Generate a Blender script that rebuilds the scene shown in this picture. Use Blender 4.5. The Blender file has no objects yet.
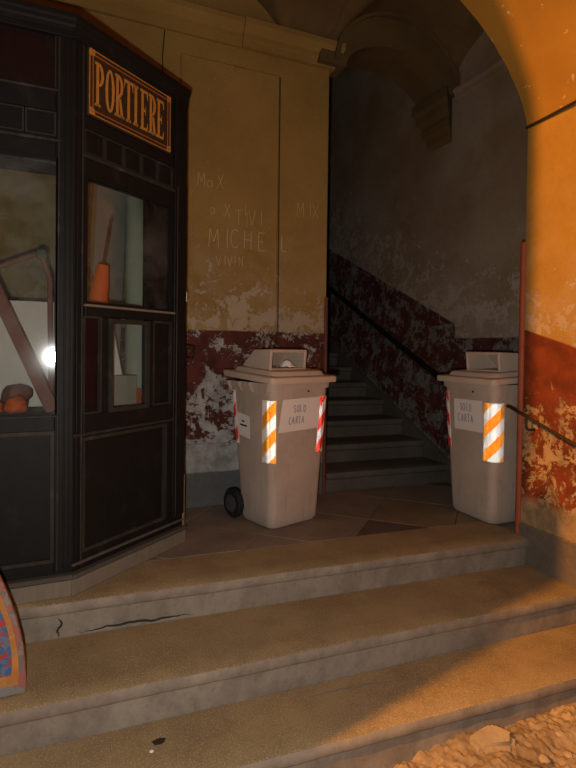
import bpy, bmesh, math, random
from mathutils import Vector, Matrix, noise as mnoise
random.seed(7)
PI = math.pi
scene = bpy.context.scene
COL = scene.collection

# ------------------------------------------------------------------ camera
F = 525.0                                   # focal length in pixels of the 576x768 frame
YAW, PITCH, ROLL = math.atan(228 / 525), math.radians(1.0), math.radians(0.75)
SHIFT = -(36 - F * math.tan(PITCH))
cam_d = bpy.data.cameras.new('camera'); cam = bpy.data.objects.new('camera', cam_d); COL.objects.link(cam)
fw = Vector((math.sin(YAW) * math.cos(PITCH), math.cos(YAW) * math.cos(PITCH), -math.sin(PITCH)))
rt = Vector((math.cos(YAW), -math.sin(YAW), 0)); up = rt.cross(fw)
r2 = rt * math.cos(ROLL) + up * math.sin(ROLL); u2 = up * math.cos(ROLL) - rt * math.sin(ROLL)
cam.matrix_world = Matrix(((r2.x, u2.x, -fw.x, 0), (r2.y, u2.y, -fw.y, 0), (r2.z, u2.z, -fw.z, 1.17), (0, 0, 0, 1)))
cam_d.sensor_fit = 'AUTO'; cam_d.sensor_width = 36; cam_d.lens = F / 768 * 36; cam_d.shift_y = SHIFT / 768
cam_d.clip_start = 0.02
scene.camera = cam

# ------------------------------------------------------------------ world, lamp, flash, exposure
w = bpy.data.worlds.new('night'); scene.world = w; w.use_nodes = True
w.node_tree.nodes['Background'].inputs[0].default_value = (1.0, 0.82, 0.62, 1)
w.node_tree.nodes['Background'].inputs[1].default_value = 0.01

def point_light(name, loc, power, col, radius):
    l = bpy.data.lights.new(name, 'POINT'); l.energy = power; l.color = col; l.shadow_soft_size = radius
    o = bpy.data.objects.new(name, l); COL.objects.link(o); o.location = loc
    return o
LAMP = Vector((-5.0, 0.39, 4.6))
point_light('street_lamp_light', LAMP, 4000, (1.0, 0.39, 0.05), 0.06)      # sodium lamp out in the street
point_light('camera_flash', (-0.05, 0.02, 1.06), 155, (1.0, 0.97, 0.93), 0.02)  # flash beside the lens
scene.view_settings.view_transform = 'Standard'; scene.view_settings.look = 'None'
scene.view_settings.exposure = 0.0; scene.view_settings.gamma = 1.0
scene.view_settings.use_curve_mapping = False

# ------------------------------------------------------------------ material helpers
class NT:
    def __init__(s, name):
        s.m = bpy.data.materials.new(name); s.m.use_nodes = True
        s.t = s.m.node_tree; s.n = s.t.nodes; s.b = s.n['Principled BSDF']; s.tc = None
    def new(s, t): return s.n.new(t)
    def plug(s, sock, v):
        if v is None: return
        if isinstance(v, bpy.types.NodeSocket): s.t.links.new(v, sock)
        elif isinstance(v, (tuple, list)): sock.default_value = (*v, 1) if len(v) == 3 and sock.type == 'RGBA' else v
        else: sock.default_value = v
    def obj(s):
        if not s.tc: s.tc = s.new('ShaderNodeTexCoord')
        return s.tc.outputs['Object']
    def xyz(s):
        n = s.new('ShaderNodeSeparateXYZ'); s.plug(n.inputs[0], s.obj()); return n.outputs
    def vec(s, sc):
        n = s.new('ShaderNodeMapping'); s.plug(n.inputs['Vector'], s.obj()); n.inputs['Scale'].default_value = sc; return n.outputs[0]
    def noise(s, scale, detail=4, rough=0.55, vec=None, dist=0):
        n = s.new('ShaderNodeTexNoise'); s.plug(n.inputs['Vector'], vec or s.obj())
        n.inputs['Scale'].default_value = scale; n.inputs['Detail'].default_value = detail
        n.inputs['Roughness'].default_value = rough; n.inputs['Distortion'].default_value = dist
        return n.outputs['Fac']
    def math(s, op, a, b=0.0, c=None, clamp=False):
        n = s.new('ShaderNodeMath'); n.operation = op; n.use_clamp = clamp
        s.plug(n.inputs[0], a); s.plug(n.inputs[1], b)
        if c is not None: s.plug(n.inputs[2], c)
        return n.outputs[0]
    def step(s, v, lo, hi):                    # smooth 0..1 between lo and hi
        n = s.new('ShaderNodeMapRange'); n.interpolation_type = 'SMOOTHSTEP'
        s.plug(n.inputs['Value'], v); s.plug(n.inputs['From Min'], lo); s.plug(n.inputs['From Max'], hi)
        return n.outputs[0]
    def mix(s, f, a, b, mode='MIX'):
        n = s.new('ShaderNodeMixRGB'); n.blend_type = mode
        s.plug(n.inputs[0], f); s.plug(n.inputs[1], a); s.plug(n.inputs[2], b); return n.outputs[0]
    def bump(s, h, strength=0.3, dist=0.01):
        n = s.new('ShaderNodeBump'); n.inputs['Strength'].default_value = strength; n.inputs['Distance'].default_value = dist
        s.plug(n.inputs['Height'], h); s.t.links.new(n.outputs[0], s.b.inputs['Normal'])
    def done(s, col, rough=0.8, spec=0.3, metal=0.0):
        s.plug(s.b.inputs['Base Color'], col); s.plug(s.b.inputs['Roughness'], rough)
        s.b.inputs['Specular IOR Level'].default_value = spec; s.b.inputs['Metallic'].default_value = metal
        return s.m

def simple(name, c, rough=0.7, var=0.25, scale=12, spec=0.3, metal=0.0, bump=0.1):
    t = NT(name); n = t.noise(scale); d = tuple(x * (1 - var) for x in c); e = tuple(min(1, x * (1 + var)) for x in c)
    if bump: t.bump(t.noise(scale * 4), bump, 0.004)
    return t.done(t.mix(n, d, e), rough, spec, metal)

def wall_mat(name, upper, upper2, plaster, dado, bare, top, low, skirt=None, skirt_c=(.05, .05, .045), peel=0.5, upeel=0.45, upeel_h=0.7, d0=.1, d1=.75, damt=.1):
    """old layered paint: upper coat, painted dado below the height `top`(NT), bare plaster under `low`, flakes off the coats"""
    t = NT(name); x, y, z = t.xyz()
    wob = t.math('MULTIPLY', t.math('SUBTRACT', t.noise(6, 5), 0.5), 0.05)
    zt = top(t, x, y) if callable(top) else top
    zl = low(t, x, y) if callable(low) else low
    above = t.math('SUBTRACT', z, zt)                                  # height over the dado line
    n_big = t.noise(1.3, 5, 0.6); n_mid = t.noise(7, 9, 0.68, dist=0.6); n_fine = t.noise(30, 7, 0.72, dist=0.5)
    cu = t.mix(t.step(n_big, .35, .7), upper, upper2)
    cu = t.mix(t.math('MULTIPLY', t.step(n_fine, .45, .75), .35), cu, tuple(v * .55 for v in upper))
    worn = t.math('MULTIPLY', t.step(t.math('SUBTRACT', z, zt), upeel_h * 1.3, 0.0), t.step(t.noise(3.2, 8, .7, dist=.8), .36, .62))
    cu = t.mix(t.math('MULTIPLY', worn, .5), cu, tuple(.5 * (a_ + b_) for a_, b_ in zip(upper, plaster)))
    # flakes of the upper coat: many near the dado, few higher up
    fade = t.step(above, upeel_h, 0.0)
    pv = t.math('ADD', t.math('MULTIPLY', n_mid, .62), t.math('MULTIPLY', n_fine, .38))
    th = t.math('SUBTRACT', 0.705, t.math('MULTIPLY', fade, 0.705 - upeel))
    pu = t.step(t.math('SUBTRACT', pv, th), 0.0, 0.03)
    pl_c = t.mix(n_mid, tuple(v * .7 for v in plaster), plaster)
    pu = t.math('MAXIMUM', pu, t.math('MULTIPLY', t.step(t.math('ADD', n_fine, t.math('MULTIPLY', fade, .06)), .61, .65), .6))
    cu = t.mix(t.math('MULTIPLY', pu, .8), cu, pl_c)
    # dado coat
    cd = t.mix(t.step(t.noise(9, 5), .3, .7), dado, tuple(v * .55 for v in dado))
    depth = t.step(t.math('SUBTRACT', zt, z), d0, d1)
    nd = t.math('ADD', t.math('MULTIPLY', t.noise(6.0, 10, 0.72, dist=.7), .66), t.math('MULTIPLY', n_fine, .34))
    pd = t.step(t.math('SUBTRACT', t.math('ADD', nd, t.math('MULTIPLY', depth, damt)), 1 - peel), 0.0, 0.03)
    bare_c = t.mix(t.step(t.noise(7, 6, .7), .3, .68), tuple(v * .5 for v in bare), bare)
    cd = t.mix(pd, cd, bare_c)
    lowm = t.step(t.math('ADD', z, wob), t.math('ADD', zl, .06), t.math('SUBTRACT', zl, .03))
    cd = t.mix(lowm, cd, bare_c)
    dm = t.step(t.math('ADD', above, t.math('MULTIPLY', wob, .25)), 0.006, -0.006)
    c = t.mix(dm, cu, cd)
    if skirt is not None:
        sk = t.step(t.math('ADD', z, t.math('MULTIPLY', wob, .3)), skirt + .008, skirt - .008)
        c = t.mix(sk, c, t.mix(n_mid, skirt_c, tuple(v * 1.9 for v in skirt_c)))
    hgt = t.math('SUBTRACT', t.math('MULTIPLY', n_fine, .3), t.math('MAXIMUM', t.math('MULTIPLY', pu, t.math('SUBTRACT', 1, dm)), t.math('MULTIPLY', pd, dm)))
    t.bump(hgt, 0.5, 0.004)
    return t.done(c, 0.85, 0.2)

OCHRE, OCHRE2 = (.34, .165, .028), (.27, .125, .022)
M = {}
M['pier'] = wall_mat('ochre_plaster', (.27, .178, .05), (.215, .132, .037), (.42, .35, .25), (.10, .028, .018), (.40, .38, .35),
                     1.292, 0.42, 0.25, (.07, .07, .066), peel=.48, upeel=.475, upeel_h=1.0, d0=.05, d1=.9, damt=.055)
M['right'] = wall_mat('right_ochre_plaster', (.34, .195, .034), (.28, .155, .028), (.40, .31, .22), (.17, .036, .012), (.37, .25, .13),
                      lambda t, x, y: t.math('ADD', t.math('MULTIPLY', t.math('SUBTRACT', y, 2.447), .31), 1.303), 0.22, 0.078, (.09, .072, .055), peel=.405, upeel=.495, upeel_h=1.0, d0=.15, d1=.5, damt=.10)
def stair_top(t, x, y):
    s = t.math('ADD', t.math('MULTIPLY', t.math('SUBTRACT', y, 3.65), .443), 1.40)
    g = t.math('GREATER_THAN', y, 3.65)
    return t.math('ADD', t.math('MULTIPLY', s, g), t.math('MULTIPLY', t.math('SUBTRACT', 1, g), 1.275))
def stair_low(t, x, y): return t.math('ADD', t.math('MULTIPLY', t.math('SUBTRACT', y, 3.70), .47), .20)
M['stairwall'] = wall_mat('stair_plaster', (.185, .125, .07), (.25, .20, .14), (.38, .33, .27), (.085, .025, .02), (.19, .175, .155),
                          stair_top, stair_low, peel=.50, upeel=.47, upeel_h=1.5, damt=.0)
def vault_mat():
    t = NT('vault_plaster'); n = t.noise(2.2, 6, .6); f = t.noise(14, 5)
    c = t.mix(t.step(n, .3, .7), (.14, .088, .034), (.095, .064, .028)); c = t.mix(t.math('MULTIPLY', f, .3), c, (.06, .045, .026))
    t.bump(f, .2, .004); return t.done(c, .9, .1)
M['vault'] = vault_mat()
def barrel_mat():
    t = NT('barrel_ochre'); n = t.noise(2.0, 6, .6); f = t.noise(16, 5)
    c = t.mix(t.step(n, .3, .7), (.34, .18, .028), (.28, .145, .024)); c = t.mix(t.step(f, .64, .70), c, (.42, .32, .2))
    t.bump(f, .15, .004); return t.done(c, .9, .1)
M['barrel'] = barrel_mat()

def stone_mat(name, a, b, spec=.35, rough=.55, sp=.5):
    t = NT(name); n = t.noise(3.0, 7, .65); f = t.noise(42, 4, .6); g = t.noise(160, 2, .6)
    x, y, z = t.xyz()
    c = t.mix(t.step(n, .3, .72), a, b)
    c = t.mix(t.math('MULTIPLY', t.step(f, .5, .7), sp), c, tuple(v * .5 for v in a))
    c = t.mix(t.math('MULTIPLY', t.step(g, .62, .7), .45), c, tuple(min(1, v * 1.7) for v in b))
    t.bump(t.math('ADD', t.math('MULTIPLY', f, .6), t.math('MULTIPLY', g, .4)), .35, .003)
    return t.done(c, rough, spec)
def step_mat():
    """treads worn to ochre-brown gravel concrete, riser faces greyer (facing sideways)"""
    t = NT('worn_step_stone'); n = t.noise(3.0, 7, .65); f = t.noise(38, 4, .6); g = t.noise(170, 2, .6)
    x, y, z = t.xyz()
    geo = t.new('ShaderNodeNewGeometry'); s = t.new('ShaderNodeSeparateXYZ'); t.plug(s.inputs[0], geo.outputs['True Normal'])
    tread = t.step(s.outputs[2], .35, .75)
    ct = t.mix(t.step(n, .3, .72), (.30, .22, .112), (.19, .137, .07)); ct = t.mix(t.math('MULTIPLY', t.step(g, .52, .64), .5), ct, (.50, .38, .21))
    st = t.noise(4, 6, .7, vec=t.vec((1.6, 1.6, 1.2)))
    cr = t.mix(t.step(st, .3, .7), (.27, .232, .18), (.17, .14, .108))
    cr = t.mix(t.math('MULTIPLY', t.step(f, .55, .72), .4), cr, (.12, .09, .06))
    c = t.mix(tread, cr, ct)
    t.bump(t.math('ADD', t.math('MULTIPLY', f, .6), t.math('MULTIPLY', g, .4)), .35, .003)
    return t.done(c, .7, .25)
M['step'] = step_mat()
M['slab'] = stone_mat('landing_slab_stone', (.24, .185, .135), (.155, .115, .085))
M['slab2'] = stone_mat('landing_slab_stone_dark', (.13, .095, .07), (.085, .065, .048))
M['slab3'] = stone_mat('landing_slab_stone_tan', (.23, .17, .10), (.15, .11, .065))
M['joint'] = simple('joint_mortar', (.2, .17, .13))
M['stair'] = stone_mat('stair_stone', (.105, .092, .074), (.065, .055, .043))
M['rubble'] = stone_mat('rubble_ground', (.40, .29, .16), (.17, .115, .065), .2, .9, .9)
M['stone'] = stone_mat('rubble_stone', (.40, .30, .17), (.26, .19, .11), .2, .9)
def wood_mat(name, a, b, dust=(.16, .145, .12), amt=.3):
    t = NT(name); n = t.noise(3, 6, .6, vec=t.vec((14, 14, 1.4))); f = t.noise(9, 7, .7); h = t.noise(60, 3)
    c = t.mix(n, a, b); c = t.mix(t.math('MULTIPLY', t.step(f, .52, .78), amt), c, dust)
    t.bump(n, .25, .002); return t.done(c, t.math('ADD', t.math('MULTIPLY', f, .25), .42), .12)
M['wood'] = wood_mat('dark_stained_wood', (.006, .0058, .0056), (.0105, .0098, .0092), amt=.055)
M['woodedge'] = wood_mat('dusty_wood_moulding', (.016, .014, .0125), (.036, .032, .027), amt=.3)
M['woodred'] = wood_mat('dark_red_wood', (.008, .0035, .0032), (.015, .006, .0052), amt=.04)
M['plinth'] = wood_mat('scuffed_plinth', (.12, .10, .075), (.20, .17, .13), amt=.3)
M['ledge'] = wood_mat('dusty_ledge', (.05, .043, .035), (.09, .078, .063), amt=.4)
M['rawwood'] = wood_mat('bare_worn_wood', (.22, .16, .09), (.12, .085, .045))
M['gold'] = simple('faded_gold_paint', (.42, .19, .035), .5, .35, 60)
M['goldred'] = simple('faded_red_gold_paint', (.36, .10, .025), .5, .35, 60)
M['signblack'] = simple('sign_black', (.035, .022, .012), .4, .3, 40)
def glass_mat():
    t = NT('dusty_window_glass'); n = t.n; n.remove(t.b)
    tr = t.new('ShaderNodeBsdfTransparent'); tr.inputs[0].default_value = (.86, .88, .86, 1)
    gl = t.new('ShaderNodeBsdfGlossy'); gl.inputs['Roughness'].default_value = .075
    df = t.new('ShaderNodeBsdfDiffuse'); df.inputs[0].default_value = (.42, .43, .42, 1)
    fr = t.new('ShaderNodeFresnel'); fr.inputs[0].default_value = 1.33
    m1 = t.new('ShaderNodeMixShader'); m2 = t.new('ShaderNodeMixShader')
    dust = t.math('MULTIPLY', t.step(t.noise(5, 6, .65), .3, .8), .10)
    t.t.links.new(tr.outputs[0], m1.inputs[1]); t.t.links.new(df.outputs[0], m1.inputs[2]); t.plug(m1.inputs[0], dust)
    t.t.links.new(m1.outputs[0], m2.inputs[1]); t.t.links.new(gl.outputs[0], m2.inputs[2]); t.t.links.new(fr.outputs[0], m2.inputs[0])
    t.t.links.new(m2.outputs[0], n['Material Output'].inputs[0]); return t.m
M['glass'] = glass_mat()
def bin_mat():
    t = NT('grimy_beige_plastic'); n = t.noise(4, 6, .65); f = t.noise(3, 5, .6, vec=t.vec((9, 9, 1)))
    x, y, z = t.xyz()
    c = t.mix(t.step(n, .3, .75), (.45, .355, .285), (.36, .28, .22)); c = t.mix(t.math('MULTIPLY', t.step(f, .5, .8), .45), c, (.25, .195, .155))
    c = t.mix(t.math('MULTIPLY', t.step(t.noise(30, 3), .68, .74), .4), c, (.12, .09, .07))
    return t.done(c, .55, .3)
M['bin'] = bin_mat()
M['binlid'] = simple('beige_lid_plastic', (.48, .37, .28), .5, .12, 6, bump=0)
M['rubber'] = simple('black_rubber', (.012, .012, .012), .8, .3)
M['hub'] = simple('grey_hub_plastic', (.06, .06, .06), .5, .2)
M['white_refl'] = simple('reflective_white', (.97, .97, .95), .17, .01, 40, metal=.68, bump=0)
M['strip_back'] = simple('strip_backing', (.75, .72, .68), .5, .05, 40, bump=0)
M['red_refl_flashed'] = simple('reflective_red_flashed', (1.0, .50, .06), .17, .05, 90, metal=.68, bump=0)  # the red tape again, its overexposed orange look under flash put into the colour
M['red_refl'] = simple('reflective_red', (.92, .10, .08), .17, .05, 90, metal=.68, bump=0)
M['paper'] = simple('white_paper', (.68, .61, .55), .8, .06, 8, bump=0)
M['ink'] = simple('pen_ink', (.25, .23, .23), .8, .1, bump=0)
M['inkdark'] = simple('dark_print', (.03, .03, .03), .8, .1, bump=0)
M['paperwhite'] = simple('bright_paper', (.8, .78, .74), .8, .05, bump=0)
M['iron'] = simple('dark_iron', (.035, .025, .018), .5, .4, 30, metal=.3)
M['guard'] = simple('red_painted_guard', (.30, .07, .025), .6, .3, 14)
M['guarddark'] = simple('dark_red_guard', (.12, .035, .02), .6, .3, 14)
M['scratch'] = simple('pale_scratch', (.50, .38, .2), .9, .2, 20, bump=0)
M['cable'] = simple('dark_cable', (.03, .022, .014), .7, .2, bump=0)
M['orange'] = simple('orange_cloth', (.62, .11, .025), .8, .25, 14)
M['plank'] = simple('reddish_board', (.20, .075, .05), .7, .3, 8)
M['greyboard'] = simple('grey_board', (.20, .21, .19), .8, .25, 6)
M['paleroll'] = simple('pale_roll', (.42, .44, .33), .8, .15, 7)
M['carton'] = simple('brown_carton', (.30, .26, .21), .8, .15, 10)
M['green'] = simple('dull_green', (.10, .12, .06), .8, .3, 20)

# ------------------------------------------------------------------ mesh helpers
def tag(o, label=None, cat=None, group=None, kind=None):
    if label: o['label'] = label
    if cat: o['category'] = cat
    if group: o['group'] = group
    if kind: o['kind'] = kind
    return o
def empty(name, loc, rz=0.0):
    o = bpy.data.objects.new(name, None); o.empty_display_size = .1; COL.objects.link(o); o.location = loc; o.rotation_euler = (0, 0, rz); return o
class MB:
    def __init__(s): s.v = []; s.f = []
    def poly(s, pts, faces):
        b = len(s.v); s.v += [Vector(p) for p in pts]; s.f += [[b + i for i in f] for f in faces]; return s
    def box(s, x0, x1, y0, y1, z0, z1, mt=None):
        p = [Vector((x, y, z)) for z in (z0, z1) for y in (y0, y1) for x in (x0, x1)]
        if mt: p = [mt @ q for q in p]
        return s.poly(p, [(0, 2, 3, 1), (4, 5, 7, 6), (0, 1, 5, 4), (2, 6, 7, 3), (0, 4, 6, 2), (1, 3, 7, 5)])
    def prism(s, ring, vec, mt=None):
        v = Vector(vec); n = len(ring); p = [Vector(q) for q in ring]; p = p + [q + v for q in p]
        if mt: p = [mt @ q for q in p]
        return s.poly(p, [tuple(range(n))[::-1], tuple(range(n, 2 * n))] + [(i, (i + 1) % n, n + (i + 1) % n, n + i) for i in range(n)])
    def loft(s, rings, cap=True, closed=True, mt=None):
        n = len(rings[0]); p = [Vector(q) for r in rings for q in r]
        if mt: p = [mt @ q for q in p]
        fs = []
        m = n if closed else n - 1
        for k in range(len(rings) - 1):
            for i in range(m):
                j = (i + 1) % n; fs.append((k * n + i, k * n + j, (k + 1) * n + j, (k + 1) * n + i))
        if cap and closed: fs += [tuple(range(n))[::-1], tuple(range((len(rings) - 1) * n, len(rings) * n))]
        return s.poly(p, fs)
    def tube(s, pts, r, n=8):
        pts = [Vector(p) for p in pts]; rings = []
        for i, p in enumerate(pts):
            d = (pts[min(i + 1, len(pts) - 1)] - pts[max(i - 1, 0)]).normalized()
            a = d.cross(Vector((0, 0, 1)) if abs(d.z) < .9 else Vector((1, 0, 0))).normalized(); b = d.cross(a)
            rr = r[i] if isinstance(r, (list, tuple)) else r
            rings.append([p + (a * math.cos(2 * PI * k / n) + b * math.sin(2 * PI * k / n)) * rr for k in range(n)])
        return s.loft(rings)
    def build(s, name, m, parent=None, bevel=0.0, seg=1, smooth=False, world=True, deform=None):
        """vertices are world coordinates; with world=False they are the parent's own coordinates"""
        me = bpy.data.meshes.new(name); off = Vector()
        root = parent
        while root is not None and world:
            off += root.location; root = root.parent
        vs = [deform(v) if deform else v for v in s.v]
        me.from_pydata([tuple(v - off) for v in vs], [], [tuple(f) for f in s.f]); me.validate()
        bm = bmesh.new(); bm.from_mesh(me); bmesh.ops.recalc_face_normals(bm, faces=bm.faces)
        if bevel: bmesh.ops.bevel(bm, geom=[e for e in bm.edges if len(e.link_faces) == 2 and e.calc_face_angle(0) > .5], offset=bevel, segments=seg, affect='EDGES', clamp_overlap=True)
        bm.to_mesh(me); bm.free()
        if smooth:
            for p in me.polygons: p.use_smooth = True
            me.set_sharp_from_angle(angle=math.radians(38))
        me.materials.append(M[m] if isinstance(m, str) else m)
        o = bpy.data.objects.new(name, me); COL.objects.link(o)
        if parent: o.parent = parent
        return o

XW, XL, YP, YA = 2.70, 3.18, 3.76, 2.47          # front right wall, landing side wall, back wall, end of the entrance vault
RISE = .17
n1 = lambda x: 2.572 - .070 * x                    # nosing lines of the three entrance steps
n2 = lambda x: 2.122 - .050 * x
n3 = lambda x: 1.812 - .068 * x

# ------------------------------------------------------------------ large structure
# wall at the back, with the raised plaster panel and cornice; its right end is the stair opening
XO = 1.965
wb = MB().box(-1.3, XO, YP, YP + .45, -.02, 4.6).build('wall_back', 'pier', bevel=.008)
tag(wb, kind='structure')
MB().box(.775, 1.527, YP - .014, YP + .02, .46, 3.245).build('raised_panel', 'pier', wb, bevel=.006)
mb = MB()
prof = [(0, 3.385), (.025, 3.385), (.025, 3.43), (.045, 3.44), (.045, 3.47), (.07, 3.49), (.085, 3.53), (.085, 3.57), (0, 3.60)]
def cornice(x0, x1, extra=0, ret=True):
    m = MB(); rings = []
    rings.append([(x0, YP - d - (extra if d else 0), z) for d, z in prof])
    rings.append([(x1 + (d if ret else 0), YP - d - (extra if d else 0), z) for d, z in prof])
    if ret: rings.append([(x1 + d, YP + .44, z) for d, z in prof])
    return m.loft(rings)
tag(cornice(-1.3, 1.22, 0, False).build('trim_cornice', 'pier'), kind='structure')
tag(cornice(1.22, XO, .018, True).build('trim_cornice', 'pier'), kind='structure')
MB().box(1.17, 1.25, YP - .024, YP, 3.20, 3.235).build('panel_keystone', 'pier', wb, bevel=.004)

# right wall of the entrance and the vault that springs from it
wr = MB().box(XW, XL + .3, -3.0, YA, -.7, 2.585).build('wall_right', 'right', bevel=.006)
tag(wr, kind='structure')
vpts = [(2.70, 2.58), (2.685, 2.64), (2.655, 2.72), (2.597, 2.815), (2.52, 2.918), (2.41, 3.035), (2.283, 3.138), (2.144, 3.226), (1.95, 3.335), (1.7, 3.47), (1.4, 3.61), (1.0, 3.77), (.5, 3.92), (0, 4.02), (-.6, 4.10), (-1.3, 4.14)]
ring = [(x, YA, z) for x, z in vpts] + [(-1.3, YA, 4.6), (XL + .3, YA, 4.6), (XL + .3, YA, 2.58)]
cv = MB().prism(ring, (0, -5.47, 0)).build('ceiling_entrance', 'barrel', smooth=True)
tag(cv, kind='structure')
# landing side wall (continues up along the stair)
ws = MB().box(XL, XL + .3, YA, 8.2, -.1, 6.2).build('wall_stair', 'stairwall')
tag(ws, kind='structure')
# stair well: left cheek, end wall and sloping ceiling
tag(MB().box(XO - .45, XO - .001, YP + .45, 8.2, -.1, 6.2).build('wall_stair_inner', 'stairwall'), kind='structure')
tag(MB().box(XO - .45, XL + .3, 8.2, 8.4, -.1, 6.2).build('wall_stair_end', 'stairwall'), kind='structure')
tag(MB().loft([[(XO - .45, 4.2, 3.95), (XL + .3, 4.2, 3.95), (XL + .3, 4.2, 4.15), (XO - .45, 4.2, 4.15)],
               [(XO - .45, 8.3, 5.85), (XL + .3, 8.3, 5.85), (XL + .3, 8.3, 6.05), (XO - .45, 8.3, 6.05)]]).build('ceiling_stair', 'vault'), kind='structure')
# left wall beyond the booth; its end is the jamb of the street opening
wl = MB().box(-1.3, -1.1, 1.405, YP, -.7, 4.6).build('wall_left', 'pier'); tag(wl, kind='structure')
MB().box(-1.32, -1.06, 1.28, 1.41, -.55, 2.45).build('jamb_shadow_block', 'stair', wl, bevel=.05, seg=3)  # unseen block added on the jamb to shape the lamp's shadow edge

# groin vault over the landing, springing at 3.39, with a transverse rib beside it
ZS = 3.42
def groin(x0, x1, y0, y1, rx, ry, nx=36, ny=30):
    m = MB(); cx, cy, a, b = (x0 + x1) / 2, (y0 + y1) / 2, (x1 - x0) / 2, (y1 - y0) / 2
    for j in range(ny + 1):
        for i in range(nx + 1):
            tx, ty = math.sin((i / nx - .5) * PI), math.sin((j / ny - .5) * PI)
            z = ZS + max(rx * math.sqrt(max(0, 1 - tx * tx)), ry * math.sqrt(max(0, 1 - ty * ty)))
            m.v.append(Vector((cx + a * tx, cy + b * ty, z)))
    for j in range(ny):
        for i in range(nx):
            k = j * (nx + 1) + i; m.f.append((k, k + 1, k + nx + 2, k + nx + 1))
    return m
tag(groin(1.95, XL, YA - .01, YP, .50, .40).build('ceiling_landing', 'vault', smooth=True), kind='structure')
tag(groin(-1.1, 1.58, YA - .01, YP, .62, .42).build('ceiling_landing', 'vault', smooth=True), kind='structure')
def rib(x0, x1, y0, y1, zs, rise, drop, thick=.08, n=20):
    rings = []
    for i in range(n + 1):
        a = PI * i / n; cy, b = (y0 + y1) / 2, (y1 - y0) / 2
        yo, zo = cy + b * math.cos(a), zs + rise * math.sin(a)
        yi, zi = cy + (b - drop) * math.cos(a), zs + (rise - drop) * math.sin(a)
        rings.append([(x0, yi, zi), (x1, yi, zi), (x1, yo, zo + .02), (x0, yo, zo + .02)])
    return MB().loft(rings)
tag(rib(1.56, 1.97, YA - .01, YP + .01, 3.56, .34, .06).build('trim_rib', 'vault', smooth=True), kind='structure')
# wall over the stair opening with its moulded arch band
def arch_x(x0, x1, y0, y1, zs, r_in, rise_in, n=28, full=None):
    """arch ring in the X-Z plane: inner ellipse from x0 to x1, band of width full"""
    rings = []; cx, a = (x0 + x1) / 2, (x1 - x0) / 2
    for i in range(n + 1):
        t = PI * i / n; c, s_ = math.cos(t), math.sin(t)
        xi, zi, xo, zo = cx + a * c, zs + rise_in * s_, cx + (a + full) * c, zs + (rise_in + full) * s_
        rings.append([(xi, y0, zi), (xi, y1, zi), (xo, y1, zo), (xo, y0, zo)])
    return MB().loft(rings)
m = MB(); n = 28; a0 = (XL - XO) / 2; cx = (XL + XO) / 2
xs = [cx + a0 * math.cos(PI * i / n) for i in range(n + 1)]
ring = [(x, YP, 3.40 + .34 * math.sqrt(max(0, 1 - ((x - cx) / a0) ** 2))) for x in xs]
ring = ring + [(XO, YP, 4.6), (XL, YP, 4.6)]
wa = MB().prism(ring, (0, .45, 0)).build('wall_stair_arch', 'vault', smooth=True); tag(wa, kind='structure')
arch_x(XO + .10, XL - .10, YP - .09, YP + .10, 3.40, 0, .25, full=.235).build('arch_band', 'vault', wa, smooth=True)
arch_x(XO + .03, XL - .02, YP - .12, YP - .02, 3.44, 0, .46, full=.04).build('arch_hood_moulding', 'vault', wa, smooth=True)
# corbel under the right foot of the arch and the impost moulding along the side wall
m = MB(); cprof = [(0, 3.02), (.035, 3.06), (.04, 3.11), (.075, 3.14), (.08, 3.21), (.065, 3.225), (.115, 3.27), (.12, 3.33), (.15, 3.36), (.15, 3.44), (0, 3.44)]
rings = [[(XL - d, y + e * d, z) for d, z in cprof] for y, e in ((YP - .02, -.7), (YP + .26, .7))]
tag(m.loft(rings).build('trim_corbel', 'vault'), kind='structure')
m = MB(); iprof = [(0, 3.36), (.03, 3.37), (.03, 3.40), (.055, 3.42), (.055, 3.44), (0, 3.45)]
m.loft([[(XL - d, y, z) for d, z in iprof] for y in (YA + .02, YP - .08)]).build('trim_impost', 'stairwall')
tag(bpy.data.objects['trim_impost'], kind='structure')

# floor of the landing: bed, long border stones behind the nosing, diagonal slabs
fl = MB().prism([(-1.3, n1(-1.3) + .03, -.5), (XL, n1(XL) + .03, -.5), (XL, 4.3, -.5), (-1.3, 4.3, -.5)], (0, 0, .485)).build('floor', 'joint')
tag(fl, kind='structure')
def clip(poly, f):                                   # keep the side where f >= 0
    out = []
    for i, p in enumerate(poly):
        q = poly[(i + 1) % len(poly)]; a, b = f(p), f(q)
        if a >= 0: out.append(p)
        if a * b < 0: t = a / (a - b); out.append((p[0] + (q[0] - p[0]) * t, p[1] + (q[1] - p[1]) * t))
    return out
yb = lambda x: n1(x) + .36
S = .56 / math.sqrt(2); g = .003
k = 0
for i in range(-12, 13):
    for j in range(-12, 13):
        cx_, cy_ = 1.955 + (i - j) * S, 3.07 - S + (i + j) * S
        h = S - g
        poly = [(cx_ + h, cy_), (cx_, cy_ + h), (cx_ - h, cy_), (cx_, cy_ - h)]
        for fn in (lambda p: p[1] - yb(p[0]) - g, lambda p: 4.3 - p[1], lambda p: p[0] + 1.09, lambda p: XL - p[0]):
            poly = clip(poly, fn) if len(poly) > 2 else []
        if len(poly) < 3: continue
        dz = random.uniform(-.0025, .0)
        MB().prism([(x, y, -.016) for x, y in poly], (0, 0, .016 + dz)).build('floor_slab', random.choice(['slab', 'slab', 'slab2', 'slab3']), fl, bevel=.002)

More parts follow.
